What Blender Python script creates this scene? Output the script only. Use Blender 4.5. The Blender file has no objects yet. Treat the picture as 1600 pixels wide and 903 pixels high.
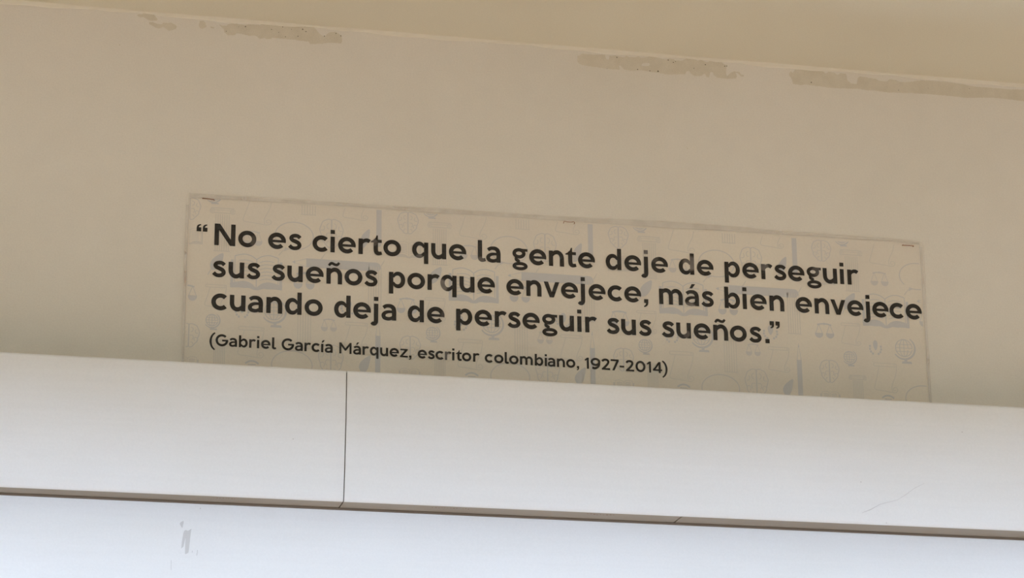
import bpy, bmesh, math, random
from mathutils import Matrix, Vector
C = bpy.context.scene.collection
S = bpy.context.scene
# ---------------------------------------------------------------- camera
cd = bpy.data.cameras.new('camera'); cam = bpy.data.objects.new('camera', cd); C.objects.link(cam)
cd.sensor_width = 36.0; cd.lens = 36.0*4022/1600; cd.clip_start = .05
cam.matrix_world = Matrix(((0.97503215, -0.06033510, -0.21371004, -0.68387214),
                           (-0.22186886, -0.30499538, -0.92614903, -2.96367690),
                           (-0.00930129, 0.95044068, -0.31076678, 1.6),
                           (0, 0, 0, 1)))
S.camera = cam
# ---------------------------------------------------------------- sky, sun, exposure
W = bpy.data.worlds.new('sky'); S.world = W; W.use_nodes = True
bg = W.node_tree.nodes['Background']; bg.inputs[0].default_value = (.53, .70, .94, 1); bg.inputs[1].default_value = 7.0
sl = bpy.data.lights.new('sun', 'SUN'); sl.energy = 1.5; sl.angle = .01; sl.color = (1.0, .90, .74)
so = bpy.data.objects.new('sun', sl); C.objects.link(so); so.rotation_euler = (math.radians(-35), 0, math.radians(12))   # high, from behind the building
S.view_settings.view_transform = 'Standard'; S.view_settings.look = 'None'
S.view_settings.gamma = 1; S.view_settings.use_curve_mapping = False; S.view_settings.exposure = 0.49
DATA = {}
DATA["chips"] = [[[-474.7,2923.1],[-472.4,2924.2],[-469.2,2924.0],[-466.5,2926.4],[-462.6,2926.4],[-459.5,2928.1],[-455.9,2927.0],[-452.2,2923.0],[-449.6,2919.3],[-450.4,2917.3],[-455.1,2916.6],[-459.9,2916.8],[-463.9,2918.9],[-467.1,2920.7],[-471.1,2920.0],[-473.9,2921.0]],[[-459.8,2914.5],[-455.0,2914.6],[-449.4,2912.8],[-443.9,2912.9],[-442.4,2915.2],[-436.8,2915.2],[-432.9,2916.0],[-427.2,2913.5],[-425.2,2911.1],[-426.3,2908.4],[-431.0,2906.2],[-434.9,2905.0],[-438.9,2907.2],[-442.2,2910.0],[-446.9,2907.0],[-450.8,2907.5],[-455.7,2910.1],[-459.5,2911.9]],[[-397.2,2921.4],[-392.4,2922.0],[-389.9,2920.3],[-389.4,2916.4],[-388.2,2915.2],[-389.8,2913.4],[-393.7,2911.3],[-396.9,2912.3],[-398.2,2915.2],[-397.5,2917.9]],[[-383.8,2915.5],[-379.0,2914.5],[-379.3,2913.0],[-383.0,2913.5]],[[-373.2,2918.5],[-368.2,2917.6],[-363.4,2917.9],[-361.9,2920.5],[-357.4,2922.0],[-351.4,2922.1],[-346.5,2921.2],[-340.4,2920.6],[-334.4,2922.6],[-320.5,2922.9],[-319.9,2925.2],[-315.1,2926.2],[-309.0,2925.7],[-303.5,2924.7],[-302.0,2928.5],[-296.3,2928.0],[-284.1,2927.1],[-268.2,2927.6],[-260.9,2928.2],[-254.7,2926.8],[-251.0,2924.1],[-248.5,2920.7],[-244.1,2916.1],[-239.8,2914.2],[-235.6,2918.9],[-231.9,2921.2],[-225.2,2922.1],[-220.2,2918.9],[-218.0,2917.1],[-217.0,2910.6],[-218.2,2906.9],[-225.6,2906.9],[-237.9,2905.8],[-242.1,2904.1],[-257.4,2902.4],[-259.9,2905.8],[-267.9,2906.1],[-283.7,2906.8],[-298.4,2906.7],[-306.2,2907.0],[-307.3,2905.3],[-312.8,2904.5],[-315.9,2905.5],[-321.3,2904.1],[-324.4,2906.4],[-326.2,2907.9],[-335.3,2907.1],[-343.2,2908.7],[-351.1,2909.0],[-352.2,2906.2],[-361.9,2905.4],[-366.2,2909.3],[-366.6,2913.5],[-370.0,2916.1]],[[89.2,2915.8],[92.0,2916.9],[95.3,2919.7],[111.3,2920.1],[126.6,2921.2],[127.7,2914.9],[131.3,2914.4],[132.6,2920.0],[140.3,2921.1],[147.6,2919.6],[153.2,2920.1],[154.9,2922.5],[157.3,2920.9],[164.5,2920.6],[171.1,2922.5],[175.9,2921.2],[182.4,2922.6],[187.3,2924.7],[193.8,2923.6],[204.1,2921.5],[209.8,2921.6],[211.5,2923.4],[218.8,2922.8],[221.2,2921.1],[230.2,2921.6],[236.0,2925.5],[245.0,2924.6],[251.5,2923.5],[256.5,2924.7],[263.8,2922.4],[268.7,2924.5],[277.7,2923.6],[284.3,2923.7],[286.7,2921.4],[290.8,2921.3],[290.2,2917.0],[289.5,2908.4],[291.0,2905.1],[295.3,2909.7],[301.2,2912.8],[307.7,2912.1],[310.1,2909.3],[314.2,2908.8],[313.3,2906.2],[309.2,2906.2],[306.0,2910.7],[302.7,2910.8],[304.2,2906.2],[302.4,2902.7],[289.2,2901.2],[277.0,2901.8],[272.6,2905.3],[271.1,2909.0],[268.2,2908.7],[265.9,2901.3],[262.2,2901.9],[261.1,2905.6],[258.2,2904.9],[255.7,2902.2],[246.7,2901.4],[242.7,2903.6],[239.2,2908.4],[235.5,2907.2],[233.7,2902.8],[219.0,2901.6],[209.2,2900.3],[198.7,2901.6],[190.0,2902.1],[175.4,2903.4],[159.2,2901.6],[151.2,2902.6],[147.3,2907.7],[144.9,2907.5],[145.5,2902.1],[138.3,2901.5],[127.0,2901.8],[111.0,2903.0],[99.0,2903.6],[92.6,2904.8],[89.8,2907.5]],[[376.5,2916.5],[378.8,2919.5],[381.5,2917.4],[384.5,2922.3],[400.6,2923.6],[416.1,2922.7],[422.8,2923.5],[427.1,2920.2],[431.7,2923.4],[438.3,2922.8],[443.8,2919.9],[447.3,2922.8],[455.6,2922.0],[456.8,2913.5],[462.1,2908.8],[470.0,2908.9],[471.5,2917.1],[474.5,2920.2],[482.9,2919.7],[496.3,2918.6],[501.7,2916.2],[511.8,2915.9],[516.5,2919.7],[525.5,2918.7],[531.0,2916.9],[538.7,2917.5],[547.8,2918.9],[561.6,2921.9],[593.3,2922.7],[615.9,2921.2],[638.6,2919.1],[661.4,2919.2],[684.3,2919.3],[707.4,2920.7],[744.3,2920.3],[742.8,2901.6],[706.2,2903.9],[683.3,2904.8],[660.4,2905.3],[623.7,2901.8],[601.1,2902.7],[569.4,2902.8],[546.8,2902.3],[519.8,2901.0],[516.5,2900.2],[497.5,2901.5],[481.9,2901.4],[470.7,2902.1],[448.4,2900.9],[430.5,2900.5],[413.9,2901.4],[397.4,2902.3],[391.8,2900.7],[380.8,2902.0],[379.4,2909.3],[376.8,2911.9]]]
DATA["hole"] = [[175.2,2911.4],[176.9,2913.4],[185.4,2914.4],[186.2,2912.3],[184.5,2910.3],[175.6,2909.3]]
DATA["dots"] = [[-339.8,2919.0,0.9],[-307.0,2918.0,0.63],[-348.3,2917.8,0.45],[-292.8,2922.7,0.63],[-363.8,2910.3,0.54],[-289.2,2909.5,0.54],[-297.8,2914.9,0.45],[-292.9,2922.7,0.5850000000000001],[-264.6,2926.4,0.675],[-267.5,2921.7,0.9],[-263.3,2918.9,0.7200000000000001],[-281.8,2920.4,0.45],[-273.3,2911.6,0.675],[-239.9,2914.9,0.765],[-225.0,2919.8,0.675],[-218.9,2917.0,0.675],[-289.3,2909.6,0.54],[-297.9,2914.8,0.45],[142.3,2918.7,0.9],[169.6,2904.0,0.765],[186.1,2903.4,0.7200000000000001],[197.2,2904.0,1.1700000000000002],[128.6,2901.5,0.45],[211.3,2920.8,0.9],[218.0,2918.2,0.765],[221.2,2919.6,0.63],[261.6,2918.8,0.81],[245.8,2912.3,0.63],[288.0,2918.9,0.9],[290.7,2919.1,0.7200000000000001],[406.4,2905.7,0.9],[528.0,2904.8,0.54],[628.8,2915.6,0.49500000000000005],[569.9,2911.1,0.36000000000000004]]
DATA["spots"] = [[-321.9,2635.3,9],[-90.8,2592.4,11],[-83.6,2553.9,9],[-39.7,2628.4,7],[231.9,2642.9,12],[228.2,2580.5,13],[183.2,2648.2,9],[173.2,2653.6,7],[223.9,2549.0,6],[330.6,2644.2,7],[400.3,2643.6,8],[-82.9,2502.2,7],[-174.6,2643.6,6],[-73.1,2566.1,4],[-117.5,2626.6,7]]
DATA["scratch"] = [[0.3997,-0.1197,2.2993],[0.4106,-0.1203,2.3036],[0.4229,-0.1212,2.3105],[0.4449,-0.1219,2.3166],[0.4559,-0.1227,2.3235],[0.4671,-0.1236,2.3317],[0.4796,-0.1243,2.338]]
DATA["scuffs"] = [[0.5307,-0.1291,2.4034],[0.3987,-0.1241,2.3362],[0.4307,-0.1183,2.2886],[-0.288,-0.1259,2.355]]
DATA["low"] = [[[-410.2,2260.5],[-409.0,2262.4],[-406.1,2264.2],[-405.8,2261.7],[-407.0,2255.6],[-408.0,2256.5]],[[-404.7,2252.8],[-402.8,2253.5],[-400.8,2252.6],[-396.6,2255.2],[-397.3,2250.9],[-399.2,2227.6],[-401.0,2226.3],[-403.1,2225.6],[-403.3,2244.6],[-405.0,2234.4],[-407.6,2231.8],[-406.9,2241.4],[-405.8,2249.5]],[[-395.1,2229.8],[-394.4,2230.0],[-394.9,2227.5],[-395.5,2228.1]],[[-389.3,2231.2],[-388.7,2230.8],[-389.3,2224.9],[-390.1,2224.4]],[[-387.7,2280.0],[-386.7,2280.2],[-386.6,2279.0],[-387.8,2278.7]],[[-418.8,2218.8],[-418.3,2217.8],[-418.1,2205.8],[-418.6,2207.7]]]
LINES = [
  (-370.9, 2626.8, 0.00182, [-386.6, -358.5, -331.2, -294.7, -272.6, -241.2, -226.0, -208.2, -186.4, -171.6, -151.6, -116.4, -93.1, -69.2, -38.6, -23.7, 10.4, 33.2, 57.2, 75.7, 96.1, 131.2, 156.3, 172.0, 191.4, 226.8, 251.5, 287.4, 311.8, 333.4, 351.4, 373.0, 396.8, 418.5, 434.7, 449.4]),
  (-230.2, 2586.2, 0.00043, [-364.5, -343.6, -322.6, -292.2, -271.8, -247.6, -223.4, -199.6, -177.8, -145.3, -121.4, -99.8, -80.8, -57.4, -33.1, 3.6, 27.7, 50.4, 73.4, 89.0, 108.9, 132.2, 155.2, 172.3, 205.0, 232.6, 253.2, 285.9, 302.5, 320.6, 345.2, 381.1, 405.5, 427.3, 450.6, 466.0, 484.6, 506.6, 529.9]),
  (-303.3, 2544.2, -0.00209, [-363.2, -341.0, -319.4, -296.4, -273.2, -248.3, -213.0, -188.6, -173.0, -155.4, -121.8, -96.8, -61.1, -37.0, -15.2, 2.0, 23.6, 47.4, 68.9, 85.4, 100.1, 128.8, 148.8, 170.3, 200.1, 220.4, 244.6, 269.0, 292.3, 314.8, 330.5, 341.1]),
  (-315.6, 2499.3, -0.00804, [-370.4, -358.8, -345.3, -333.0, -322.0, -315.1, -305.8, -295.8, -279.0, -265.6, -255.0, -245.0, -236.7, -229.1, -208.6, -194.3, -183.8, -173.2, -161.0, -148.4, -136.4, -128.7, -113.6, -102.4, -92.1, -81.5, -74.9, -68.1, -58.2, -46.2, -30.4, -17.8, -7.9, 1.2, 17.0, 33.0, 41.7, 48.8, 60.9, 73.4, 82.4, 93.9, 105.2, 118.2, 129.8, 138.9, 149.2, 162.9, 173.8, 184.9, 194.8]),
]
TEXT_ONE = '“No es cierto que la gente deje de perseguir'
TEXT_TWO = 'sus sueños porque envejece, más bien envejece'
TEXT_THREE = 'cuando deja de perseguir sus sueños.”'
TEXT_FOUR = '(Gabriel García M' + 'á' + 'r' + 'quez, escritor colombiano, 1927-2014)'
TEXTS = [TEXT_ONE, TEXT_TWO, TEXT_THREE, TEXT_FOUR]
random.seed(4)
# ---------------------------------------------------------------- materials
def mat(name, col, rough=.6, spec=.5):
    m = bpy.data.materials.new(name); m.use_nodes = True
    b = m.node_tree.nodes['Principled BSDF']
    b.inputs['Base Color'].default_value = (*col, 1); b.inputs['Roughness'].default_value = rough
    b.inputs['Specular IOR Level'].default_value = spec
    return m, m.node_tree, b
def N(t, kind, **kw):
    n = t.nodes.new(kind)
    for k, v in kw.items(): setattr(n, k, v)
    return n
def noise(t, scale, detail=3, sc=(1, 1, 1)):
    tc = N(t, 'ShaderNodeTexCoord'); mp = N(t, 'ShaderNodeMapping'); mp.inputs['Scale'].default_value = sc
    n = N(t, 'ShaderNodeTexNoise'); n.inputs['Scale'].default_value = scale; n.inputs['Detail'].default_value = detail
    t.links.new(tc.outputs['Object'], mp.inputs[0]); t.links.new(mp.outputs[0], n.inputs[0]); return n
def vary(t, b, layers, col):
    """base colour = col times a few soft noises"""
    cur = None
    for scale, detail, lo, hi, sc, tint in layers:
        n = noise(t, scale, detail, sc); r = N(t, 'ShaderNodeMapRange')
        r.inputs[1].default_value = .3; r.inputs[2].default_value = .7; r.inputs[3].default_value = 0; r.inputs[4].default_value = 1
        t.links.new(n.outputs['Fac'], r.inputs[0])
        mx = N(t, 'ShaderNodeMix', data_type='RGBA')
        mx.inputs[6].default_value = (lo*tint[0], lo*tint[1], lo*tint[2], 1); mx.inputs[7].default_value = (hi, hi, hi, 1)
        t.links.new(r.outputs[0], mx.inputs[0])
        mu = N(t, 'ShaderNodeMix', data_type='RGBA', blend_type='MULTIPLY'); mu.inputs[0].default_value = 1
        if cur is None: mu.inputs[6].default_value = (*col, 1)
        else: t.links.new(cur, mu.inputs[6])
        t.links.new(mx.outputs[2], mu.inputs[7]); cur = mu.outputs[2]
    t.links.new(cur, b.inputs['Base Color']); return cur
def bump(t, b, scale, strength, dist, detail=4):
    n = noise(t, scale, detail); bp = N(t, 'ShaderNodeBump'); bp.inputs['Strength'].default_value = strength; bp.inputs['Distance'].default_value = dist
    t.links.new(n.outputs['Fac'], bp.inputs['Height']); t.links.new(bp.outputs[0], b.inputs['Normal'])
ONE = (1, 1, 1)
WALLC = (.79, .735, .655)
M_wall, t, b = mat('cream_wall_paint', WALLC, .75, .3)
vary(t, b, [(2.2, 2, .965, 1.02, ONE, (1, 1, .985)), (30, 3, .985, 1.01, ONE, ONE), (500, 2, .975, 1.025, ONE, ONE)], WALLC)
bump(t, b, 180, .25, .0006)
CEILC = (.80, .740, .595)
M_ceil, t, b = mat('yellowish_ceiling_paint', CEILC, .8, .25)
vary(t, b, [(3, 2, .97, 1.02, ONE, ONE), (500, 2, .975, 1.025, ONE, ONE)], CEILC)
bump(t, b, 150, .25, .0008)
M_bead, t, b = mat('cream_sealant', (.80, .735, .615), .7, .3)
vary(t, b, [(40, 3, .97, 1.02, ONE, ONE)], (.80, .735, .615))
CHIPC = (.705, .640, .525)
M_chip, t, b = mat('bare_filler', CHIPC, .9, .1)
vary(t, b, [(60, 4, .95, 1.03, ONE, (1, .99, .97)), (900, 2, .95, 1.04, ONE, ONE)], CHIPC)
M_speck, _, _ = mat('dark_pit', (.16, .13, .09), .9, .1)
M_floor, t, b = mat('terracotta_floor', (.20, .1055, .042), .4, .4)
vary(t, b, [(40, 5, .8, 1.05, ONE, ONE)], (.20, .1055, .042))
M_dark_ground, _, _ = mat('dark_ground', (.05, .042, .022), .9, .1)
BOXC = (.82, .82, .835)
M_box, t, b = mat('white_lacquered_metal', BOXC, .42, .35)
vary(t, b, [(4, 2, .98, 1.01, (1, 1, 3), (1, .995, .98)), (25, 5, .985, 1.005, (.25, 1, 6), ONE), (420, 2, .985, 1.012, ONE, ONE)], BOXC)
M_under, t, b = mat('beige_grey_underside', (.37, .32, .26), .6, .3)  # one beige-grey tone, varied by soft stretched noise
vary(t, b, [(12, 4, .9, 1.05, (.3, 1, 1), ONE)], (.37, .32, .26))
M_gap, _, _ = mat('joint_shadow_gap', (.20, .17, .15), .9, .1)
M_groove_shade, _, _ = mat('brown_groove_shade', (.19, .155, .125), .7, .2)
M_red, _, _ = mat('faded_red_stamp', (.24, .11, .085), .8, .2)
PAPC = (.790, .712, .600)
M_paper, t, b = mat('beige_printed_paper', PAPC, .7, .2)
vary(t, b, [(7, 3, .96, 1.03, ONE, (1, 1, 1.03)), (500, 2, .98, 1.02, ONE, ONE)], PAPC)
M_ink, _, _ = mat('black_ink', (.018, .0145, .012), .55, .25)
M_line, _, _ = mat('pale_grey_ink', (.655, .610, .570), .7, .2)
M_fill, _, _ = mat('pale_blue_grey_ink', (.612, .588, .572), .7, .2)
M_thin, _, _ = mat('faint_grey_ink', (.690, .635, .565), .7, .2)
M_staple, t, b = mat('rusty_staple_wire', (.34, .15, .07), .5, .5)
b.inputs['Metallic'].default_value = .4
vary(t, b, [(300, 3, .5, 1.3, ONE, (1, .8, .6))], (.34, .15, .07))
M_scuff, _, _ = mat('grey_primer_under_chipped_paint', (.62, .61, .61), .8, .1)
M_scratch, _, _ = mat('faint_scratch', (.64, .62, .63), .8, .1)

M_smear, _, _ = mat('brown_smear', (.58, .47, .385), .8, .1)
# laminating film: clear, glossy, its haze over lifted spots is painted into the ink
M_film = bpy.data.materials.new('laminating_film'); M_film.use_nodes = True; t = M_film.node_tree
t.nodes.clear(); out = N(t, 'ShaderNodeOutputMaterial'); tr = N(t, 'ShaderNodeBsdfTransparent'); gl = N(t, 'ShaderNodeBsdfGlossy'); di = N(t, 'ShaderNodeBsdfDiffuse')
gl.inputs['Roughness'].default_value = .35; gl.inputs[0].default_value = (.9, .9, .9, 1); di.inputs[0].default_value = (.78, .76, .76, 1)
m1 = N(t, 'ShaderNodeMixShader'); m2 = N(t, 'ShaderNodeMixShader'); m1.inputs[0].default_value = .018
t.links.new(tr.outputs[0], m1.inputs[1]); t.links.new(gl.outputs[0], m1.inputs[2]); t.links.new(m1.outputs[0], m2.inputs[1]); t.links.new(di.outputs[0], m2.inputs[2])
m2.inputs[0].default_value = .006
t.links.new(m2.outputs[0], out.inputs[0])
# haze of the lifted laminate, painted into the ink colour as grey spots
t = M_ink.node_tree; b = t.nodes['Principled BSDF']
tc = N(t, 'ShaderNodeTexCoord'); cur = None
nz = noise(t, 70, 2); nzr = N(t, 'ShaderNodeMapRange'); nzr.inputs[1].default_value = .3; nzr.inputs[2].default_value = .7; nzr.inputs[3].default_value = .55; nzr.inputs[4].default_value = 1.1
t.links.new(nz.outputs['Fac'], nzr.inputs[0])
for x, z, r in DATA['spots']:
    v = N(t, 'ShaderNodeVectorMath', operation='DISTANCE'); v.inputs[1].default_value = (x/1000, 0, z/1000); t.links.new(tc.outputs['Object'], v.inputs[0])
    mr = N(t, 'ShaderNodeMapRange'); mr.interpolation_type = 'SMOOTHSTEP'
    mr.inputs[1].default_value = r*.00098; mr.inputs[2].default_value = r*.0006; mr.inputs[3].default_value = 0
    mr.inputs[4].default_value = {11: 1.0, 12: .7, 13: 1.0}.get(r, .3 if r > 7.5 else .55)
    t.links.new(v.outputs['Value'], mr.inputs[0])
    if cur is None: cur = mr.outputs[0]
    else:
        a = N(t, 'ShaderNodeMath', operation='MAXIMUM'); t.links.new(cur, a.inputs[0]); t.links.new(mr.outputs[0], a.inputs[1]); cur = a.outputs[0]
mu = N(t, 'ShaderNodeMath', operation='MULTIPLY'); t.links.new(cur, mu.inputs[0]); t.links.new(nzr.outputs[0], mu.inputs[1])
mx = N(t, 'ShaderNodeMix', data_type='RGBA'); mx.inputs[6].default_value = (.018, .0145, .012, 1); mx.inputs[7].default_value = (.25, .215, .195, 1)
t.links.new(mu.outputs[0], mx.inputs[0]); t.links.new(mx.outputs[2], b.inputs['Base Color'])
M_seam = bpy.data.materials.new('sealed_film_edge'); M_seam.use_nodes = True; t = M_seam.node_tree; t.nodes.clear()
out = N(t, 'ShaderNodeOutputMaterial'); tr = N(t, 'ShaderNodeBsdfTransparent'); di = N(t, 'ShaderNodeBsdfDiffuse'); di.inputs[0].default_value = (.74, .66, .60, 1)
m1 = N(t, 'ShaderNodeMixShader'); t.links.new(tr.outputs[0], m1.inputs[1]); t.links.new(di.outputs[0], m1.inputs[2]); t.links.new(m1.outputs[0], out.inputs[0])
nz = noise(t, 25, 3); r = N(t, 'ShaderNodeMapRange'); r.inputs[1].default_value = .35; r.inputs[2].default_value = .65; r.inputs[3].default_value = .15; r.inputs[4].default_value = .35
t.links.new(nz.outputs['Fac'], r.inputs[0]); t.links.new(r.outputs[0], m1.inputs[0])

# ---------------------------------------------------------------- object helpers
def obj(name, me, m, parent=None):
    me.materials.clear(); me.materials.append(m)
    o = bpy.data.objects.new(name, me); C.objects.link(o)
    if parent: o.parent = parent
    return o
def mesh(name, verts, faces):
    me = bpy.data.meshes.new(name); me.from_pydata(verts, [], faces); me.update(); return me
def box_me(name, x0, x1, y0, y1, z0, z1, bev=0):
    bm = bmesh.new(); bmesh.ops.create_cube(bm, size=1)
    bmesh.ops.scale(bm, vec=(x1-x0, y1-y0, z1-z0), verts=bm.verts); bmesh.ops.translate(bm, vec=((x0+x1)/2, (y0+y1)/2, (z0+z1)/2), verts=bm.verts)
    if bev: bmesh.ops.bevel(bm, geom=bm.edges[:], offset=bev, segments=3, affect='EDGES', profile=.5)
    me = bpy.data.meshes.new(name); bm.to_mesh(me); bm.free(); return me
def struct(name, me, m):
    o = obj(name, me, m); o['kind'] = 'structure'; return o
def tag(o, label, cat, group=None):
    o['label'] = label; o['category'] = cat
    if group: o['group'] = group
    return o
def empty(name, loc):
    o = bpy.data.objects.new(name, None); o.empty_display_size = .1; C.objects.link(o); o.location = loc; return o
def adopt(o, root):
    o.parent = root; o.matrix_parent_inverse = Matrix.Translation(-root.location); return o

# ---------------------------------------------------------------- the room
CZ, XL, XR, BY, LZ = 2.928, -3.4, 3.6, -1.50, 2.424      # ceiling, side walls, lintel plane and its underside
wall = struct('wall_back', box_me('wall', XL, XR, 0, .15, 0, CZ), M_wall)
wall['label'] = 'cream painted wall behind the quote banner'
ceiling = struct('ceiling', box_me('ceiling', XL, XR, BY, .15, CZ, CZ+.15), M_ceil)
struct('floor', box_me('floor', -30, 30, -6, .15, -.1, 0), M_floor)
struct('unseen_dark_ground', box_me('unseen_dark_ground', -300, 300, -500, -6, -.1, 0), M_dark_ground)  # unseen far ground, added dark to cut light from the horizon
struct('wall_left', box_me('wall_l', XL-.15, XL, BY-.2, .15, 0, CZ), M_wall)
struct('wall_right', box_me('wall_r', XR, XR+.15, BY-.2, .15, 0, CZ), M_wall)
# the corridor is open to the yard in front; a lintel beam closes off the top
struct('wall_front', box_me('wall_f', XL, XR, BY-.2, BY, LZ, CZ+.15), M_wall)
# thin uneven bead of paint sealing the wall to the ceiling
vs, fs = [], []; n = 480
for i in range(n+1):
    x = XL+(XR-XL)*i/n
    w = .0042+.0012*math.sin(i*.37)+.0008*math.sin(i*1.3+1)+random.uniform(-.0003, .0003)
    vs += [(x, 0, CZ-w), (x, -.0010, CZ-w*.8), (x, -w*.45, CZ)]
for i in range(n):
    a = i*3; fs += [(a, a+3, a+4, a+1), (a+1, a+4, a+5, a+2)]
struct('trim_1', mesh('bead', vs, fs), M_bead)
# patches where the paint has flaked off just below the ceiling
def rough(pts, amp, step=1.1):
    out = []
    for i, (x, z) in enumerate(pts):
        x2, z2 = pts[(i+1) % len(pts)]; L = math.hypot(x2-x, z2-z); k = max(1, int(L/step))
        for j in range(k):
            f = j/k; out.append((x+(x2-x)*f+random.uniform(-amp, amp), z+(z2-z)*f+random.uniform(-amp, amp)))
    return out
def flat_poly(name, pts, y, m, parent, depth=.0003):
    bm = bmesh.new(); vs = [bm.verts.new((x/1000, y, z/1000)) for x, z in pts]
    f = bm.faces.new(vs); f.normal_update()
    if f.normal.y > 0: f.normal_flip()
    ex = bmesh.ops.extrude_face_region(bm, geom=[f])
    bmesh.ops.translate(bm, vec=(0, -depth, 0), verts=[v for v in ex['geom'] if isinstance(v, bmesh.types.BMVert)])
    bmesh.ops.triangulate(bm, faces=bm.faces[:]); bmesh.ops.recalc_face_normals(bm, faces=bm.faces[:])
    me = bpy.data.meshes.new(name); bm.to_mesh(me); bm.free()
    return obj(name, me, m, parent)
for i, c in enumerate(DATA['chips']):
    flat_poly('flaked_patch', rough(c, .38 if i > 3 else .15), .0001, M_chip, wall)
flat_poly('paint_remnant', rough(DATA['hole'], .3), -.0002, M_wall, wall, .0003)
def disc_me(name, lst, y):
    vs, fs = [], []
    for x, z, r in lst:
        b0 = len(vs); k = 7; vs.append((x/1000, y-.0002, z/1000))
        for j in range(k):
            a = 6.283*j/k; rr = r*random.uniform(.7, 1.2)/1000; vs.append((x/1000+rr*math.cos(a), y, z/1000+rr*math.sin(a)))
        for j in range(k): fs.append((b0, b0+1+j, b0+1+(j+1) % k))
    return mesh(name, vs, fs)
o = obj('pitted_speck', disc_me('specks', DATA['dots'], -.0003), M_speck, wall); o['kind'] = 'stuff'
o = obj('wall_nick', disc_me('nicks', [(-494.9, 2880.7, 1.0), (233.5, 2799.5, 1.0), (231.9, 2802, .5), (-278, 2826.8, .6)], -.0001), M_chip, wall); o['kind'] = 'stuff'

# ---------------------------------------------------------------- white valance box under the banner
YTOP, YBOT, ZTOP, ZB, LIP = -.130, -.118, 2.4395, 2.2865, .003
prof = [(YBOT+LIP, ZB), (YBOT+LIP*.42, ZB+LIP*.12), (YBOT+LIP*.1, ZB+LIP*.5)]
for i in range(25):
    z = ZB+LIP*1.1+(ZTOP-.0035-ZB-LIP*1.1)*i/24; prof.append((YTOP+(YBOT-YTOP)*((ZTOP-z)/(ZTOP-ZB))**1.8, z))
prof += [(YTOP+.0035*(1-math.cos(a)), ZTOP-.0035+.0035*math.sin(a)) for a in (.4, .8, 1.2, 1.57)]
prof += [(-.09, ZTOP), (-.04, ZTOP), (-.0006, ZTOP)]
box = empty('valance_box', (0, 0, ZB))
def fascia(x0, x1, cut=None):
    th = .0016; vs, fs = [], []; n = len(prof)
    for k, x in enumerate((x0, x1)):
        for i, (y, z) in enumerate(prof):
            vs.append((x, y, z))
        for i, (y, z) in enumerate(prof):
            j0, j1 = max(i-1, 0), min(i+1, n-1); ty, tz = prof[j1][0]-prof[j0][0], prof[j1][1]-prof[j0][1]; L = math.hypot(ty, tz)
            ny, nz_ = tz/L, -ty/L
            vs.append((x, min(y+ny*th, -.0003), z+nz_*th))
    A = 2*n
    for i in range(n-1):
        fs += [(i, i+1, A+i+1, A+i), (n+i+1, n+i, A+n+i, A+n+i+1), (i, n+i, n+i+1, i+1), (A+i+1, A+n+i+1, A+n+i, A+i)]
    fs += [(0, A, A+n, n), (n-1, 2*n-1, A+2*n-1, A+n-1)]
    me = mesh('fascia', vs, fs)
    bm = bmesh.new(); bm.from_mesh(me); bmesh.ops.recalc_face_normals(bm, faces=bm.faces[:])
    for f in bm.faces: f.smooth = True
    for e in bm.edges:
        if len(e.link_faces) == 2 and e.calc_face_angle(0) > .7: e.smooth = False
    bm.to_mesh(me); bm.free(); return me
JX = -.2274
adopt(obj('fascia_panel', fascia(XL+.001, JX-.0006), M_box), box)
adopt(obj('fascia_panel', fascia(JX+.0006, XR-.001), M_box), box)
# dark backing rib seen through the joint, just inside the skin
vs, fs = [], []
for x in (JX-.006, JX+.006):
    for y, z in prof[:-6]: vs.append((x, y+.0022, max(z-.0006, ZB+.001)))
n = len(prof)-6; fs = [(i, i+1, n+i+1, n+i) for i in range(n-1)]
adopt(obj('joint_rib', mesh('rib', vs, fs), M_gap), box)
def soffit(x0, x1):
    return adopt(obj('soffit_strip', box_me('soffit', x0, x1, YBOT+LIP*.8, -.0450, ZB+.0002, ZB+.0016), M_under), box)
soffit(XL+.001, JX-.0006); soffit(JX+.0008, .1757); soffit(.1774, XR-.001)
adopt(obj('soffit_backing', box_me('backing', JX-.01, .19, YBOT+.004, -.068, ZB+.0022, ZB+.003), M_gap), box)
# faded reddish maker's stamps on the underside: too worn to read, small broken dashes
for xs, k in (((-.375, -.345), 9), ((-.122, -.076), 13), ((.063, .098), 9)):
    vs, fs = [], []
    for i in range(k):
        x = xs[0]+(xs[1]-xs[0])*i/k; w = random.uniform(.0008, .0026); y = -.1075+random.uniform(-.0016, .0016); d = random.uniform(.0006, .0022); b0 = len(vs)
        vs += [(x, y, ZB+.0001), (x+w, y, ZB+.0001), (x+w, y+d, ZB+.0001), (x, y+d, ZB+.0001)]; fs.append((b0, b0+1, b0+2, b0+3))
    adopt(obj('worn_stamp', mesh('stamp', vs, fs), M_red), box)
# hairline scratch and small scuffs on the curved fascia
pts = DATA['scratch']; vs, fs = [], []
wid = [.0004, .0010, .0006, .0004, .0006, .0005, .0003]
for (x, y, z), w in zip(pts, wid): vs += [(x, y-.0004, z-w/2), (x, y-.0004, z+w/2)]
fs = [(2*i, 2*i+2, 2*i+3, 2*i+1) for i in range(len(pts)-1)]
adopt(obj('scratch', mesh('scratch', vs, fs), M_scratch), box)
for x, y, z in DATA['scuffs']:
    r = .0011; vs = [(x+r*random.uniform(.6, 1.2)*math.cos(q), y-.0004, z+r*.6*math.sin(q)) for q in [6.283*j/8 for j in range(8)]]
    adopt(obj('scuff_mark', mesh('scuff', vs, [tuple(range(8))]), M_scratch), box)
tag(box, 'white valance box with one vertical joint, running directly below the quote banner', 'valance')

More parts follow.
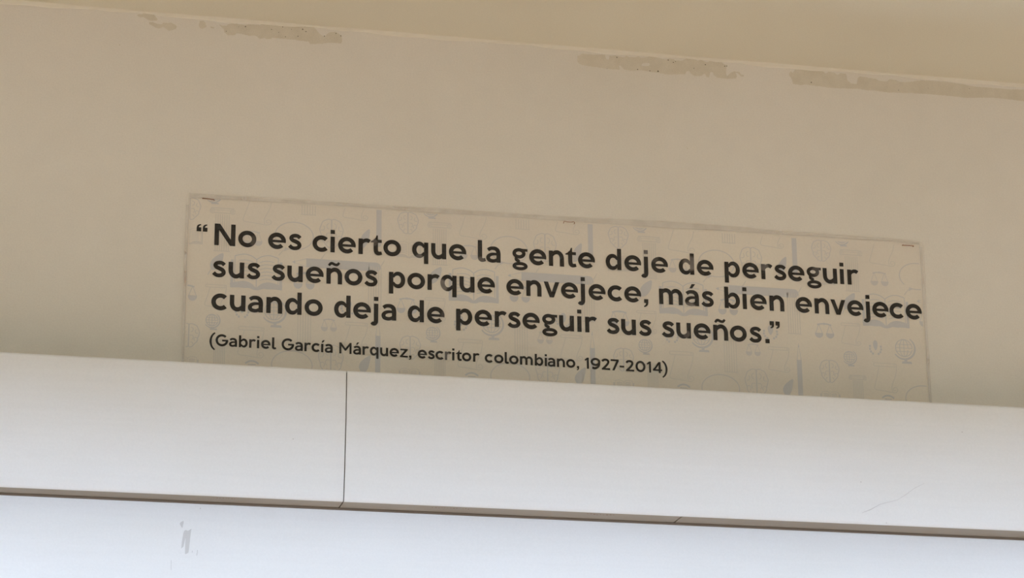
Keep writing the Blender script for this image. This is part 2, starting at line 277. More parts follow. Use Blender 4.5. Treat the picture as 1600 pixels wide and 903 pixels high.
# lower white panel, set back behind the box
YL = lambda x: -.0845+.0100*(x+.6)/1.2
bm = bmesh.new(); bmesh.ops.create_cube(bm, size=1)
for v in bm.verts:
    x = XL+.001 if v.co.x < 0 else XR-.001
    v.co = Vector((x, YL(x) if v.co.y < 0 else -.0005, 1.72 if v.co.z < 0 else ZB-.0002))
me = bpy.data.meshes.new('lower'); bm.to_mesh(me); bm.free()
low = obj('lower_casing', me, M_box)
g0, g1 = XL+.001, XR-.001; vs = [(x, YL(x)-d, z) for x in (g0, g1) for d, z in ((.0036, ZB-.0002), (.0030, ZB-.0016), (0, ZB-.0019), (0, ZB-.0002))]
obj('groove_shade_strip', mesh('groove_shade', vs, [(i, (i+1) % 4, 4+(i+1) % 4, 4+i) for i in range(4)]), M_groove_shade, low)  # dark strip added as the shade line where soffit meets lower casing
tag(low, 'flat white casing panel with a chipped spot, directly under the bowed valance box', 'panel')
for pts in DATA['low']:
    x = sum(p[0] for p in pts)/len(pts)/1000
    flat_poly('chipped_spot', rough(pts, .05, .8), YL(x)+.0001, M_scuff, low, .0003)

# ---------------------------------------------------------------- flat print: strokes as thin ribbons
class Pen:
    def __init__(s): s.v = []; s.f = []; s.k = 0
    def lift(s): s.k = (s.k+1) % 24
    def tri(s, pts, faces):
        b0 = len(s.v); y = -s.k*.000008
        s.v += [(p[0], y, p[1]) for p in pts]; s.f += [tuple(b0+i for i in f) for f in faces]; s.lift()
    def poly(s, pts): s.tri(pts, [tuple(range(len(pts)))])
    def ribbon(s, pts, w, closed=False):
        if not isinstance(w, (list, tuple)): w = [w]*len(pts)
        n = len(pts); L = []; R_ = []
        for i in range(n):
            a = pts[(i-1) % n] if (closed or i > 0) else pts[i]; c = pts[(i+1) % n] if (closed or i < n-1) else pts[i]
            dx, dz = c[0]-a[0], c[1]-a[1]; l = math.hypot(dx, dz) or 1; nx, nz_ = -dz/l, dx/l
            h = w[i]/2
            if (closed or 0 < i < n-1):
                d1 = (pts[i][0]-a[0], pts[i][1]-a[1]); l1 = math.hypot(*d1) or 1; cs = abs((-d1[1]*nx+d1[0]*nz_)/l1); h /= max(cs, .5)
            L.append((pts[i][0]+nx*h, pts[i][1]+nz_*h)); R_.append((pts[i][0]-nx*h, pts[i][1]-nz_*h))
        m = n if closed else n-1
        s.tri(L+R_, [(i, (i+1) % n, n+(i+1) % n, n+i) for i in range(m)])
    def mesh(s, name): return mesh(name, s.v, s.f)
def arc(cx, cy, rx, ry, a0, a1, n=None):
    n = n or max(6, int(abs(a1-a0)/7)); return [(cx+rx*math.cos(math.radians(a0+(a1-a0)*i/n)), cy+ry*math.sin(math.radians(a0+(a1-a0)*i/n))) for i in range(n+1)]
def ring(cx, cy, rx, ry, n=44): return arc(cx, cy, rx, ry, 0, 360, n)[:-1]
def spl(P, sub=7):
    out = []; n = len(P)
    for i in range(n-1):
        p0 = P[max(i-1, 0)]; p1 = P[i]; p2 = P[i+1]; p3 = P[min(i+2, n-1)]
        for j in range(sub):
            u = j/sub
            out.append(tuple(.5*((2*p1[k])+(-p0[k]+p2[k])*u+(2*p0[k]-5*p1[k]+4*p2[k]-p3[k])*u*u+(-p0[k]+3*p1[k]-3*p2[k]+p3[k])*u**3) for k in (0, 1)))
    out.append(P[-1]); return out
def tap(n, *ws):
    """width list interpolated over n points"""
    out = []
    for i in range(n):
        u = i/(n-1)*(len(ws)-1); k = min(int(u), len(ws)-2); out.append(ws[k]+(ws[k+1]-ws[k])*(u-k))
    return out

# glyphs on a grid where the small letters are 100 high
WID = {'“': 63, 'N': 123, 'o': 107, 'e': 106, 's': 79, 'c': 93, 'i': 26, 'r': 71, 't': 66, 'q': 98, 'u': 92, 'l': 46, 'a': 88, 'g': 93, 'n': 94, 'd': 98,
       'j': 43, 'p': 98, 'ñ': 94, 'v': 97, ',': 29, 'm': 148, 'á': 88, 'b': 98, '.': 28, '”': 64, '(': 60, ')': 56, 'G': 136, 'í': 32, 'M': 137, 'z': 90,
       '1': 51, '9': 111, '2': 101, '7': 95, '-': 54, '0': 117, '4': 109}
def glyph(p, ch, T):
    S_ = 26 if T else 25.5; h = S_/2
    R = p.ribbon
    def stem(x, y0, y1, w=None): R([(x, y0), (x, y1)], w or S_)
    def bowl(cx, rx, side):      # round bowl whose joins with the stem are thinned; side=1 bowl to the right
        a0, a1 = (158, -158) if side > 0 else (22, 338)
        P = arc(cx, 50, rx, 39.5, a0, a1); R(P, tap(len(P), 13, S_*.92, S_, S_, S_, S_*.92, 13))
    if ch in 'ñ': glyph(p, 'n', T); P = spl([(14, 113), (23, 125), (34, 128), (50, 121), (64, 121), (76, 134)]); R(P, tap(len(P), 14, 17, 17, 17, 14)); return
    if ch == 'á':
        glyph(p, 'a', T); p.poly([(30, 111), (47, 111), (68, 140), (45, 140)]); return
    if ch == 'í': stem(h, 0, 98); p.poly([(3, 111), (20, 111), (41, 140), (18, 140)]); return
    if ch == 'o': R(ring(53.5, 50, 53.5-h, 51.5-h), S_, True)
    elif ch == 'e':
        P = arc(53, 50, 53-h, 51.5-h, -14, 318); R(P, tap(len(P), S_, S_, S_, S_, S_, S_, S_*.95)); p.poly([(14, 40.5), (102, 40.5), (102, 56), (14, 56)])
    elif ch == 'c': P = arc(53, 50, 53-h, 51.5-h, 44, 317); R(P, S_)
    elif ch == 's':
        P = spl([(70, 76), (58, 86.5), (42, 89.5), (25, 85), (17.5, 73), (25, 61), (43, 53), (60, 44), (66.5, 29), (57, 15), (38, 10.5), (21, 14), (7, 26)]); R(P, tap(len(P), 23, 23, 24, 25, 24, 23, 23))
    elif ch == 'n':
        stem(h, 0, 98); P = [(94-h, 0), (94-h, 30)]+arc(50, 52, 44-h, 37.5, 0, 165); R(P, tap(len(P), S_, S_, S_, S_, S_, 22, 12))
    elif ch == 'u':
        stem(94-h-2, 0, 98); P = [(h, 98), (h, 68)]+arc(44, 48, 44-h, 37.5, 180, 345); R(P, tap(len(P), S_, S_, S_, S_, S_, 22, 12))
    elif ch == 'm':
        stem(h, 0, 98)
        for c_, e in ((44.5, 74), (106.5, 136)):
            rx = e-c_; P = [(e, 0), (e, 30)]+arc(c_, 54, rx, 35.5, 0, 165); R(P, tap(len(P), S_, S_, S_, S_, S_, 20, 12))
    elif ch == 'r': stem(h, 0, 98); P = spl([(15, 50), (20, 70), (32, 84), (47, 89), (58, 87), (67, 81)]); R(P, tap(len(P), 10, 18, 23, 24, 24))
    elif ch == 'i': stem(13, 0, 98); p.poly([(0, 115), (26, 115), (26, 140), (0, 140)])
    elif ch == 'j':
        P = [(30, 98), (30, 40)]+spl([(30, 0), (29, -14), (23, -24), (12, -26), (3, -19)]); R(P, tap(len(P), S_, S_, S_, S_, 22, 18)); p.poly([(17, 115), (43, 115), (43, 140), (17, 140)])
    elif ch == 'l': P = [(h, 136), (h, 60)]+spl([(h, 36), (14, 20), (22, 12), (33, 11), (46, 15)]); R(P, tap(len(P), S_, S_, S_, S_, 22, 20))
    elif ch == 't':
        p.poly([(0, 78), (42, 78), (42, 124), (35, 124), (29, 108), (17, 94), (0, 85)]); p.poly([(30, 78), (66, 78), (66, 97), (30, 97)])
        P = [(30, 100), (30, 60)]+spl([(30, 38), (32, 22), (40, 13), (52, 11), (66, 15)]); R(P, tap(len(P), S_, S_, S_, S_, 22, 20))
    elif ch == 'a':
        P = spl([(75.5, 0), (75.5, 30), (75.5, 56), (71, 76), (58, 87), (42, 89.5), (26, 87), (11, 77)]); R(P, tap(len(P), S_, S_, S_, S_, 23, 22, 22))
        P = spl([(78, 50), (60, 53), (40, 52.5), (21, 45), (12, 31), (17, 16), (33, 9.5), (50, 10), (64, 17), (74, 28)]); R(P, tap(len(P), 15, 17, 20, 24, 24, 22, 20, 13))
    elif ch == 'b': stem(h, 0, 137); bowl(54, 44-h, 1)
    elif ch == 'd': stem(98-h, 0, 137); bowl(44, 44-h, -1)
    elif ch == 'p': stem(h, -37, 98); bowl(54, 44-h, 1)
    elif ch == 'q': stem(98-h, -37, 98); bowl(44, 44-h, -1)
    elif ch == 'g':
        R(ring(40.5, 67.5, 29.5, 22.5), 22, True); p.poly([(48, 82), (93, 80), (93, 97), (44, 98)])
        P = spl([(28, 50), (22, 38), (24, 27), (36, 20), (44, 14)]); R(P, tap(len(P), 12, 16, 20, 20, 12)); R(ring(46.5, -13, 36.5, 16.5), 20, True)
        p.poly([(16, 30), (30, 37), (36, 26), (24, 16)])
    elif ch == 'v': p.poly([(0, 98), (27, 98), (49, 33), (42, 0), (36, 0)]); p.poly([(97, 98), (71, 98), (49, 33), (42, 0), (62, 0)])
    elif ch == 'z': p.poly([(4, 98), (88, 98), (88, 80), (4, 80)]); p.poly([(0, 0), (90, 0), (90, 18.5), (0, 18.5)]); p.poly([(0, 14), (58, 84), (88, 84), (30, 14)])
    elif ch == ',': p.poly([(3, 25), (29, 25), (29, 1), (3, 1)]); p.poly([(29, 3), (27, -10), (18, -20), (4, -27), (0, -20), (9, -14), (14, -6), (14, 3)])
    elif ch == '.': p.poly([(1, 0), (28, 0), (28, 27), (1, 27)])
    elif ch == '”':
        for x in (0, 37): p.poly([(x, 117), (x+27, 117), (x+27, 143), (x, 143)]); p.poly([(x+27, 119), (x+25, 107), (x+17, 100), (x+5, 96), (x+3, 103), (x+10, 107), (x+13, 112), (x+13, 119)])
    elif ch == '“':
        for x in (0, 36): p.poly([(x, 79), (x+27, 79), (x+27, 104), (x, 104)]); p.poly([(x, 102), (x+2, 113), (x+10, 121), (x+24, 125), (x+26, 118), (x+17, 114), (x+13, 109), (x+13, 102)])
    elif ch == 'N': p.poly([(0, 0), (26.5, 0), (26.5, 134), (0, 134)]); p.poly([(96.5, 0), (123, 0), (123, 134), (96.5, 134)]); p.poly([(0, 134), (32, 134), (123, 0), (92, 0)])
    elif ch == 'M':
        for x in (0, 114): p.poly([(x, 0), (x+23, 0), (x+23, 128), (x, 128)])
        p.poly([(0, 128), (20, 128), (68.5, 62), (68.5, 34), (62, 34), (10, 106)]); p.poly([(137, 128), (117, 128), (68.5, 62), (68.5, 34), (75, 34), (127, 106)])
    elif ch == 'G': P = arc(68, 66, 57, 57, 44, 357); R(P, S_); p.poly([(70, 54), (136, 54), (136, 74), (70, 74)])
    elif ch == '(': P = arc(88, 50, 76, 104, 112, 248); R(P, tap(len(P), 16, 21, 25, 21, 16))
    elif ch == ')': P = arc(-32, 50, 76, 104, 68, -68); R(P, tap(len(P), 16, 21, 25, 21, 16))
    elif ch == '1': stem(51-h, 0, 131, 23); p.poly([(0, 106), (8, 92), (34, 108), (51, 131), (30, 131)])
    elif ch == '9': R(ring(55, 86, 44, 35), S_, True); P = spl([(99, 88), (97, 60), (86, 34), (66, 17), (42, 11), (17, 19)]); R(P, tap(len(P), 20, S_, S_, S_, S_))
    elif ch == '2': P = spl([(10, 100), (22, 114), (42, 121), (64, 118), (79, 105), (79, 85), (64, 60), (40, 34), (17, 11)]); R(P, S_*.97); p.poly([(4, 0), (101, 0), (101, 21), (4, 21)])
    elif ch == '7': p.poly([(0, 110), (95, 110), (95, 131), (0, 131)]); p.poly([(67, 112), (95, 122), (95, 110), (43, 0), (17, 0)])
    elif ch == '-': p.poly([(0, 41), (54, 41), (54, 61), (0, 61)])
    elif ch == '0': R(ring(58.5, 65.5, 58.5-h, 67-h), S_, True)
    elif ch == '4': p.poly([(66, 131), (92, 131), (29, 42), (0, 42), (0, 30)]); p.poly([(0, 25), (109, 25), (109, 45), (0, 45)]); p.poly([(68, 0), (92, 0), (92, 131), (68, 131)])

banner = empty('quote_banner', (0, 0, 2.58))
PTOP = [(-403, 2684.8), (-399.8, 2686), (-300, 2687), (-194, 2688.5), (-129.7, 2688), (-113.5, 2687.4), (50.5, 2688.6), (112, 2688.1), (207.1, 2688.5), (286.2, 2690), (365.3, 2689.9), (511, 2690.6), (543, 2689)]
PB = 2475.6
paper = flat_poly('paper_sheet', [(-403.4, PB), (543.4, PB)]+[(543.3, 2600), *PTOP[::-1]]+[(-403.4, 2600)], -.0004, M_paper, None, .0003)
adopt(paper, banner)
FT = [(-403.5, 2691.2), (-400, 2691.4), (-300, 2691.8), (-194.2, 2692.2), (-129.7, 2692.6), (-81, 2693.6), (34, 2693.9), (112.2, 2694.8), (160, 2696), (207.3, 2697.0), (285.6, 2696.6), (365.5, 2694.6), (511.1, 2693.7), (541, 2693), (546.5, 2691), (548.8, 2687)]
film_pts = [(-406.8, PB), (546, PB), (547.3, 2600)]+FT[::-1]+[(-407, 2688), (-407.2, 2600)]
def sheet(name, pts, y, m):
    bm = bmesh.new(); vs = [bm.verts.new((x/1000, y, z/1000)) for x, z in pts]; f = bm.faces.new(vs); f.normal_update()
    if f.normal.y > 0: f.normal_flip()
    me = bpy.data.meshes.new(name); bm.to_mesh(me); bm.free(); o = obj(name, me, m); adopt(o, banner); return o
film = sheet('laminate_film', film_pts, -.0022, M_film)
# sealed margin of the film that overhangs the paper, all round
def margin(inner, outer, y=-.0020):
    n = len(inner); vs = [(x/1000, y, z/1000) for x, z in inner+outer]
    return [vs, [(i, i+1, n+i+1, n+i) for i in range(n-1)]]
def interp(P, x):
    for (x0, z0), (x1, z1) in zip(P, P[1:]):
        if x0 <= x <= x1: return z0+(z1-z0)*(x-x0)/(x1-x0) if x1 > x0 else z0
    return P[0][1] if x < P[0][0] else P[-1][1]
xs = [-403+946*i/80 for i in range(81)]
inn = [(x, interp(PTOP, x)+.2) for x in xs]; outr = [(x, interp(FT, x)-.1+random.uniform(-.25, .25)) for x in xs]
V, F_ = margin(inn, outr)
def addm(i2, o2):
    v2, f2 = margin(i2, o2); b0 = len(V); V.extend(v2); F_.extend([tuple(b0+q for q in f) for f in f2])
addm([(-403.5, z) for z in range(2476, 2686, 10)], [(-406.9, z) for z in range(2476, 2686, 10)])
addm([(543.5, z) for z in range(2476, 2688, 10)], [(547.0, z) for z in range(2476, 2688, 10)])
adopt(obj('film_margin', mesh('margin', V, F_), M_seam), banner)
def rim(pts, r):
    cu = bpy.data.curves.new('rim', 'CURVE'); cu.dimensions = '3D'; sp = cu.splines.new('POLY'); sp.points.add(len(pts)-1)
    for q, (x, y, z) in zip(sp.points, pts): q.co = (x, y, z, 1)
    cu.bevel_depth = r; cu.bevel_resolution = 1; o = bpy.data.objects.new('tmp', cu); C.objects.link(o)
    me = bpy.data.meshes.new_from_object(o.evaluated_get(bpy.context.evaluated_depsgraph_get())); bpy.data.objects.remove(o); return me
M_crease, _, _ = mat('film_edge_crease', (.72, .645, .57), .7, .2)
edge = [(x, -.0023, z) for x, z in [(-.4069, PB/1000), (-.4072, 2.600), (-.4070, 2.688), (-.4050, 2.6908)]]+[(x/1000, -.0024, z/1000) for x, z in FT]+[(.5487, -.0024, 2.686), (.5473, -.0024, 2.600), (.5461, -.0024, PB/1000)]
adopt(obj('film_edge', rim(edge, .00014), M_crease), banner)
inner_edge = [(-.4036, -.0024, PB/1000), (-.4036, -.0024, 2.600), (-.4034, -.0024, 2.6845)]+[(x/1000, -.0024, z/1000+.0002) for x, z in PTOP]+[(.5436, -.0024, 2.600), (.5436, -.0024, PB/1000)]
adopt(obj('paper_edge_crease', rim(inner_edge, .00012), M_crease), banner)
# brown smear on the film's left margin
flat_me = disc_me('smear', [(-405.2, 2573+i*1.9, .7+.9*math.sin(i*.45)**2) for i in range(10)], -.0025)
adopt(obj('brown_smear', flat_me, M_smear), banner)
# text: line origin (x, baseline, slope), then every letter's centre along it
for li, (x0, zb, sl, cx) in enumerate(LINES):
    txt = TEXTS[li].replace(' ', '')
    big = li < 3; u = .2075 if big else .1095
    if li == 3: sl, zb = -.0066, 2498.9
    p = Pen()
    for ch, c in zip(txt, cx):
        q = Pen(); q.k = p.k; glyph(q, ch, big); w = WID[ch]; b0 = len(p.v); base = zb+sl*(c-x0)
        for X, y, Z in q.v: p.v.append(((c+(X-w/2)*u)/1000, y, (base+Z*u)/1000))
        p.f += [tuple(b0+i for i in f) for f in q.f]; p.k = q.k
    me = p.mesh('text'); o = obj('text_line', me, M_ink, None)
    me.transform(Matrix.Translation((0, -.0012, 0)))
    adopt(o, banner)
    o['label'] = ['first line of bold black lettering, opening with a quotation mark', 'second and longest line of bold black lettering', 'third line of bold black lettering, ending in a quotation mark', 'small bracketed last line of black lettering with the dates 1927-2014'][li]

# ---------------------------------------------------------------- pale school icons printed on the paper
def P_brain(p, w, h, m, th=1.1):
    half = [(.5, .97), (.62, 1.0), (.76, .96), (.88, .9), (.94, .78), (1.0, .64), (.97, .5), (.93, .4), (.9, .26), (.78, .14), (.66, .02), (.55, .0), (.5, .04)]
    for s in (1, -1):
        p.ribbon(spl([((.5+s*(x-.5))*w, z*h) for x, z in half], 4), th)
        for q in ([(.95, .6), (.85, .6), (.8, .68), (.84, .76)], [(.6, .85), (.7, .8), (.68, .68), (.6, .66)], [(.93, .38), (.82, .42), (.75, .34), (.8, .26)], [(.56, .5), (.68, .5), (.72, .4), (.66, .32)], [(.6, .2), (.68, .2), (.7, .12)]):
            p.ribbon(spl([((.5+s*(x-.5))*w, z*h) for x, z in q], 4), th*.7)
    p.ribbon([(.5*w, .02*h), (.5*w, .98*h)], th*1.5)
def P_column(p, w, h, m, cap=True, base=True):
    ct = h-w*.3 if cap else h
    if cap:
        for s in (.1, .9):
            p.ribbon(ring(s*w, h-.17*w, .09*w, .09*w, 16), 1); p.ribbon(ring(s*w, h-.17*w, .035*w, .035*w, 10), .9)
        p.ribbon([(.04*w, h-.04*w), (.96*w, h-.04*w)], 1.1); p.ribbon([(.18*w, h-.24*w), (.82*w, h-.24*w)], 1.1); p.ribbon([(.2*w, h-.12*w), (.8*w, h-.12*w)], .7)
        x0, x1 = .24, .76
    else: x0, x1 = .04, .96
    for i in range(7 if cap else 6):
        k = 6 if cap else 5; x = (x0+(x1-x0)*i/k)*w; p.ribbon([(x, w*.04 if base else 0), (x, ct)], 1.0)
    if base: p.ribbon([((x0-.06)*w, .02*w), ((x1+.06)*w, .02*w)], 1.1)
def P_scroll(p, w, h, m):
    r = h*.055
    p.ribbon(arc(.08*w, h-r, r, r, 90, 270, 6)+arc(.9*w, h-r, r, r, -90, 90, 6)+[(.08*w, h)], .85)
    p.ribbon(ring(.88*w, h-r, r*.5, r*.5, 8), .5)
    p.ribbon(spl([(.24*w, h-2*r), (.14*w, .55*h), (.03*w, .22*h), (.02*w, .12*h), (.1*w, .07*h), (.4*w, .045*h), (.76*w, .0*h), (.9*w, .02*h), (.96*w, .1*h), (.9*w, .18*h), (.8*w, .16*h), (.8*w, .08*h), (.88*w, .08*h)], 4), .9)
    p.ribbon(spl([(.96*w, h-2*r), (.9*w, .6*h), (.76*w, .3*h), (.72*w, .17*h), (.74*w, .03*h)], 4), .9)
def P_scales(p, w, h, m):
    p.ribbon(spl([(.14*w, .86*h), (.35*w, .92*h), (.5*w, .93*h), (.65*w, .92*h), (.86*w, .86*h)], 4), h*.09)
    p.poly(ring(.5*w, .93*h, .08*w, .07*h, 14))
    for c in (.22, .78):
        p.ribbon([(c*w, .9*h), ((c-.17)*w, .32*h)], .7); p.ribbon([(c*w, .9*h), ((c+.17)*w, .32*h)], .7)
        p.poly(arc(c*w, .3*h, .21*w, .3*h, 180, 360, 14)); p.ribbon([((c-.2)*w, .31*h), ((c+.2)*w, .31*h)], .7)
def P_globe(p, w, h, m):
    r = .39*min(w, h); cx, cz = .42*w, h-r*1.12
    p.ribbon(ring(cx, cz, r, r, 36), 1.0); p.ribbon(ring(cx, cz, r*.5, r, 28), .8); p.ribbon([(cx, cz-r), (cx, cz+r)], .8)
    p.ribbon([(cx-r*.9, cz+r*.42), (cx+r*.9, cz+r*.42)], .7); p.ribbon([(cx-r*.9, cz-r*.42), (cx+r*.9, cz-r*.42)], .7); p.ribbon([(cx-r, cz), (cx+r, cz)], .7)
    P = arc(cx, cz, r*1.32, r*1.32, 55, -145, 30); p.ribbon(P, tap(len(P), r*.12, r*.22, r*.24, r*.12))
    p.poly([(cx, cz-r*1.3), (cx+r*.32, cz-r*1.3), (cx+r*.3, .06*h), (cx, .06*h)]); p.poly([(cx-r*.35, .0), (cx+r*.9, 0), (cx+r*.8, .09*h), (cx-r*.25, .09*h)])
def P_book(p, w, h, m):
    th = w*.05
    p.poly([(0, .04*h), (th*1.1, .1*h), (th*1.1, .82*h), (0, .82*h)]); p.poly([(w, .04*h), (w-th*1.1, .1*h), (w-th*1.1, .82*h), (w, .82*h)])
    P = spl([(0, .1*h), (.18*w, .14*h), (.36*w, .13*h), (.5*w, .04*h), (.64*w, .13*h), (.82*w, .14*h), (w, .1*h)], 5); p.ribbon(P, tap(len(P), h*.12, h*.2, h*.07, h*.2, h*.12))
    for s in (1, -1):
        f = lambda x, z: ((.5+s*(x-.5))*w, z*h)
        p.ribbon(spl([f(.5, .86), f(.6, .95), f(.75, .99), f(.92, .93)], 5), w*.017); p.ribbon([f(.92, .93), f(.92, .2)], w*.015)
        for i in range(6):
            z = .78-.1*i; p.ribbon(spl([f(.56, z), f(.68, z+.05), f(.84, z+.03)], 4), .8)
    p.ribbon([(.5*w, .08*h), (.5*w, .86*h)], w*.018)
def P_pencil_h(p, w, h, m):
    x = .16*w; r = h*.5; P = arc(w-r*.8, r, r*.8, r*.82, -90, 90, 8); p.poly([(x, h*.09)]+P+[(x, h*.91)])
    p.ribbon([(x, h*.13), (.01*w, h*.5), (x, h*.87)], .7); p.poly([(0, h*.5), (.035*w, h*.66), (.035*w, h*.36)])
def P_pencil_v(p, w, h, m, tip=False):
    if tip:
        t = h-w*3.4; p.poly([(0, 0), (w, 0), (w, t), (0, t)]); p.ribbon([(w*.08, t), (w*.5, h), (w*.92, t)], .7); p.poly([(w*.36, h-w*.8), (w*.64, h-w*.8), (w*.5, h)])
    else: p.poly([(0, h), (0, w*.5)]+arc(w*.5, w*.5, w*.5, w*.5, 180, 360, 8)+[(w, h)])
def P_quill(p, w, h, m):
    p.poly(spl([(.2*w, .22*h), (.14*w, .5*h), (.4*w, .78*h), (1.0*w, 1.0*h), (.98*w, .66*h), (.8*w, .42*h), (.5*w, .24*h), (.2*w, .22*h)], 4)[:-1]); p.ribbon([(.0, 0), (.25*w, .3*h)], .9)
def P_leaf(p, w, h, m):
    p.poly(spl([(.2*w, .02*h), (.0*w, .35*h), (.25*w, .68*h), (1.0*w, 1.0*h), (.96*w, .6*h), (.8*w, .25*h), (.5*w, .0*h), (.2*w, .02*h)], 4)[:-1])
def P_bubble(p, w, h, m):
    e = .58; cz = h*.57; ry = h*.42
    p.ribbon(arc(w/2, cz, w*.49, ry, -118, 222, 44), 1.3); p.poly([(.27*w, .2*h), (.24*w, .08*h), (.38*w, .16*h)])
def P_laurel(p, w, h, m):
    p.poly(spl([(.36*w, .5*h), (.34*w, .8*h), (.5*w, .98*h), (.66*w, .8*h), (.64*w, .5*h), (.5*w, .28*h), (.36*w, .5*h)], 4)[:-1])
    for s in (1, -1):
        for a in (-60, -35, -8, 18):
            A = math.radians(a); cx, cz = w*.5+s*w*.42*math.cos(A), h*.42+h*.42*math.sin(A); p.poly(ring(cx, cz, w*.075, h*.085, 8))
def P_dash(p, w, h, m): p.ribbon([(0, 0), (w, h)], [1.8, .8])
def P_topbit(p, w, h, m): p.ribbon(spl([(0, .35*h), (.25*w, .68*h), (.5*w, .78*h), (.75*w, .68*h), (w, .35*h)], 4), h*.28); p.ribbon([(.2*w, .2*h), (.8*w, .2*h)], h*.16)
IC = [('printed_globe', P_globe, M_fill, -112, 2679.7, -92, 2701), ('printed_column', P_column, M_thin, -107.4, 2619.1, -76.2, 2676.3), ('printed_scroll', P_scroll, M_thin, -67.2, 2657.2, -30.4, 2693),
 ('printed_column', lambda p, w, h, m: P_column(p, w, h, m, False), M_thin, -265.2, 2673.6, -247.3, 2696), ('printed_scroll', P_scroll, M_thin, -214.1, 2671.4, -181.3, 2706), ('printed_pencil', P_pencil_v, M_fill, -171.6, 2638.2, -165.2, 2710),
 ('printed_brain', P_brain, M_line, -145, 2657.9, -118.8, 2686.1), ('printed_bubble', P_bubble, M_line, -297.7, 2621, -249.5, 2663.5), ('printed_brain', P_brain, M_line, -242, 2633.4, -213, 2670.1),
 ('printed_quill', P_quill, M_fill, -193.8, 2628, -180.2, 2660.4), ('printed_scales', P_scales, M_line, -67.3, 2629.2, -42, 2648.8), ('printed_book', P_book, M_thin, -146.4, 2625.7, -115.1, 2647.5),
 ('printed_pencil', P_pencil_h, M_fill, -275.8, 2604.6, -165.6, 2618.6), ('printed_quill', P_quill, M_fill, -378, 2588.6, -360.2, 2617.2), ('printed_book', P_book, M_fill, -350.6, 2572.2, -287.4, 2618.1),
 ('printed_column', lambda p, w, h, m: P_column(p, w, h, m, False), M_thin, -181.3, 2557.5, -164.6, 2612), ('printed_scales', P_scales, M_fill, -273.8, 2577.5, -247.1, 2599.7), ('printed_scales', P_scales, M_fill, -146.1, 2554.2, -119.7, 2574.8),
 ('printed_scroll', P_scroll, M_thin, -110.9, 2547, -83.6, 2576.2), ('printed_laurel', P_laurel, M_fill, 466, 2536.5, 484.3, 2556.2), ('printed_globe', P_globe, M_fill, 501.5, 2526.5, 530.5, 2559.9),
 ('printed_globe', P_globe, M_fill, 431.4, 2518.9, 450, 2539.3), ('printed_column', lambda p, w, h, m: P_column(p, w, h, m, False), M_thin, 272.5, 2501.9, 289.4, 2547.4), ('printed_scroll', P_scroll, M_thin, 60.3, 2506, 89.8, 2538.6),
 ('printed_scales', P_scales, M_line, -239.2, 2525.2, -219.1, 2541.9), ('printed_pencil', lambda p, w, h, m: P_pencil_v(p, w, h, m, True), M_fill, 98.4, 2460.7, 104.8, 2545.2), ('printed_brain', P_brain, M_line, 398.9, 2496.1, 424.6, 2525.4),
 ('printed_scroll', P_scroll, M_thin, 470.7, 2487.1, 503.6, 2525.4), ('printed_bubble', P_bubble, M_line, 241.6, 2456, 291.9, 2498.7), ('printed_brain', P_brain, M_line, 298.9, 2470.3, 329.3, 2508.1),
 ('printed_quill', P_leaf, M_fill, 348.6, 2474.9, 362.1, 2497.7), ('printed_scales', P_topbit, M_fill, -330.1, 2476.5, -313.9, 2484.5), ('printed_book', P_book, M_line, 397.9, 2464, 424.4, 2484.4),
 ('printed_column', P_column, M_thin, 436.9, 2452, 461, 2508), ('printed_laurel', P_laurel, M_fill, 324.5, 2549, 345.8, 2567.5), ('printed_pen_stroke', P_dash, M_thin, -240, 2617, -235, 2625), ('printed_pen_stroke', P_dash, M_thin, -165.5, 2613, -161, 2621),
 ('printed_pen_stroke', P_dash, M_thin, -292, 2619, -286, 2627)]
X0, X1, ZT = -402.2, 541.8, 2686.6
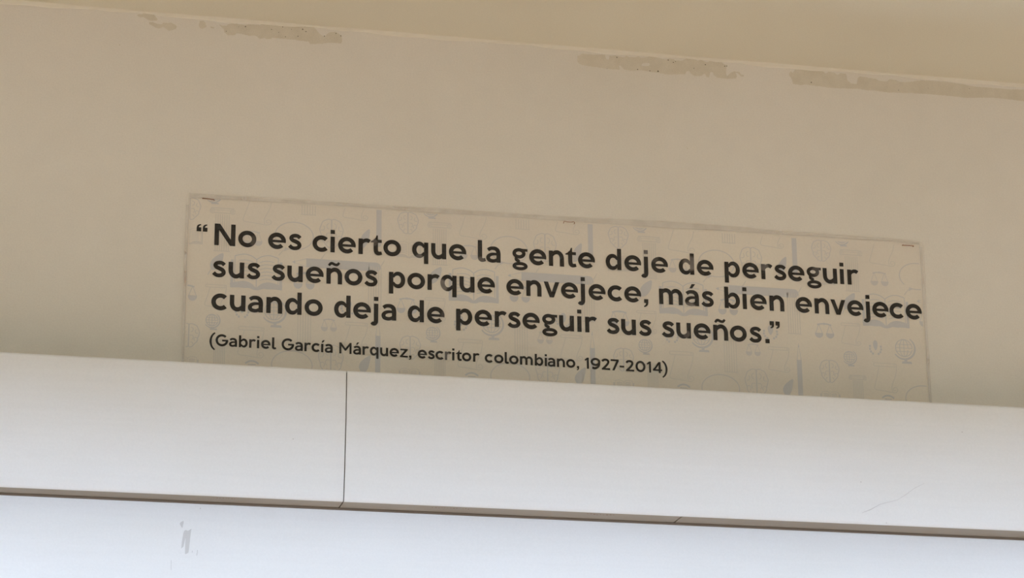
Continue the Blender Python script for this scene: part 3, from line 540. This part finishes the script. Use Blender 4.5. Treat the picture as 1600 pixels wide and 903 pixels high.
for k, (nm, fn, m, xa, za, xb, zb_) in enumerate(IC):
    full = None
    for c in range(-4, 5):
        dx = 270.2*c; l, r = xa+dx, xb+dx
        if r < X0+3 or l > X1-3: continue
        inside = l > X0 and r < X1
        if inside and full: me = full
        else:
            p = Pen(); fn(p, xb-xa, zb_-za, m)
            bm = bmesh.new(); tmp = p.mesh('icon'); bm.from_mesh(tmp); bpy.data.meshes.remove(tmp)
            def cut(co, no):
                bmesh.ops.bisect_plane(bm, geom=bm.verts[:]+bm.edges[:]+bm.faces[:], plane_co=co, plane_no=no, clear_outer=True)
            if l < X0: cut((X0-l, 0, 0), (-1, 0, 0))
            if r > X1: cut((X1-l, 0, 0), (1, 0, 0))
            if zb_ > ZT: cut((0, 0, ZT-za), (0, 0, 1))
            if za < PB+.6: cut((0, 0, PB+.6-za), (0, 0, -1))
            bmesh.ops.scale(bm, vec=(.001, .5, .001), verts=bm.verts)
            me = bpy.data.meshes.new('icon'); bm.to_mesh(me); bm.free()
            if inside: full = me
        o = bpy.data.objects.new(nm, me); C.objects.link(o)
        if not me.materials: me.materials.append(m)
        o.parent = paper; o.matrix_parent_inverse = (Matrix.Translation(-banner.location)).copy()
        o.matrix_parent_inverse = Matrix.Identity(4)
        o.location = (l/1000, -.00082, za/1000)
tag(banner, 'long laminated beige quote banner with bold black lettering, tucked behind the white valance box', 'banner')

# ---------------------------------------------------------------- staples
def wire(pts, r):
    return rim(pts, r)
y = -.0032
for (x, z, dx, dz, label, bow) in ((-379.9, 2685.0, 7.0, .3, 'rusty brown staple at the left end of the banner', 0), (74.1, 2687.2, 7.1, .4, 'bent rusty staple with drooping ends near the middle of the banner', 1), (527.2, 2686.2, 7.3, .0, 'straight rusty brown staple at the right end of the banner', 0)):
    if bow: pts = [(-dx*.98, -1.6), (-dx, -.6), (-dx*.9, .3), (-dx*.7, .4), (-dx*.4, -.3), (0, -.35), (dx*.4, -.3), (dx*.7, .4), (dx*.9, .3), (dx, -.6), (dx*.96, -1.7)]
    else: pts = [(-dx, dz+.4), (-dx*.9, dz), (0, .1), (dx*.9, -dz), (dx, -dz-.3)]
    P3 = [((x+pts[0][0])/1000, .004, (z+pts[0][1])/1000)]+[((x+a)/1000, y, (z+c)/1000) for a, c in pts]+[((x+pts[-1][0])/1000, .004, (z+pts[-1][1])/1000)]
    tag(obj('staple', wire(P3, .00040 if bow else .00055), M_staple), label, 'staple', 'staples along the top of the banner')
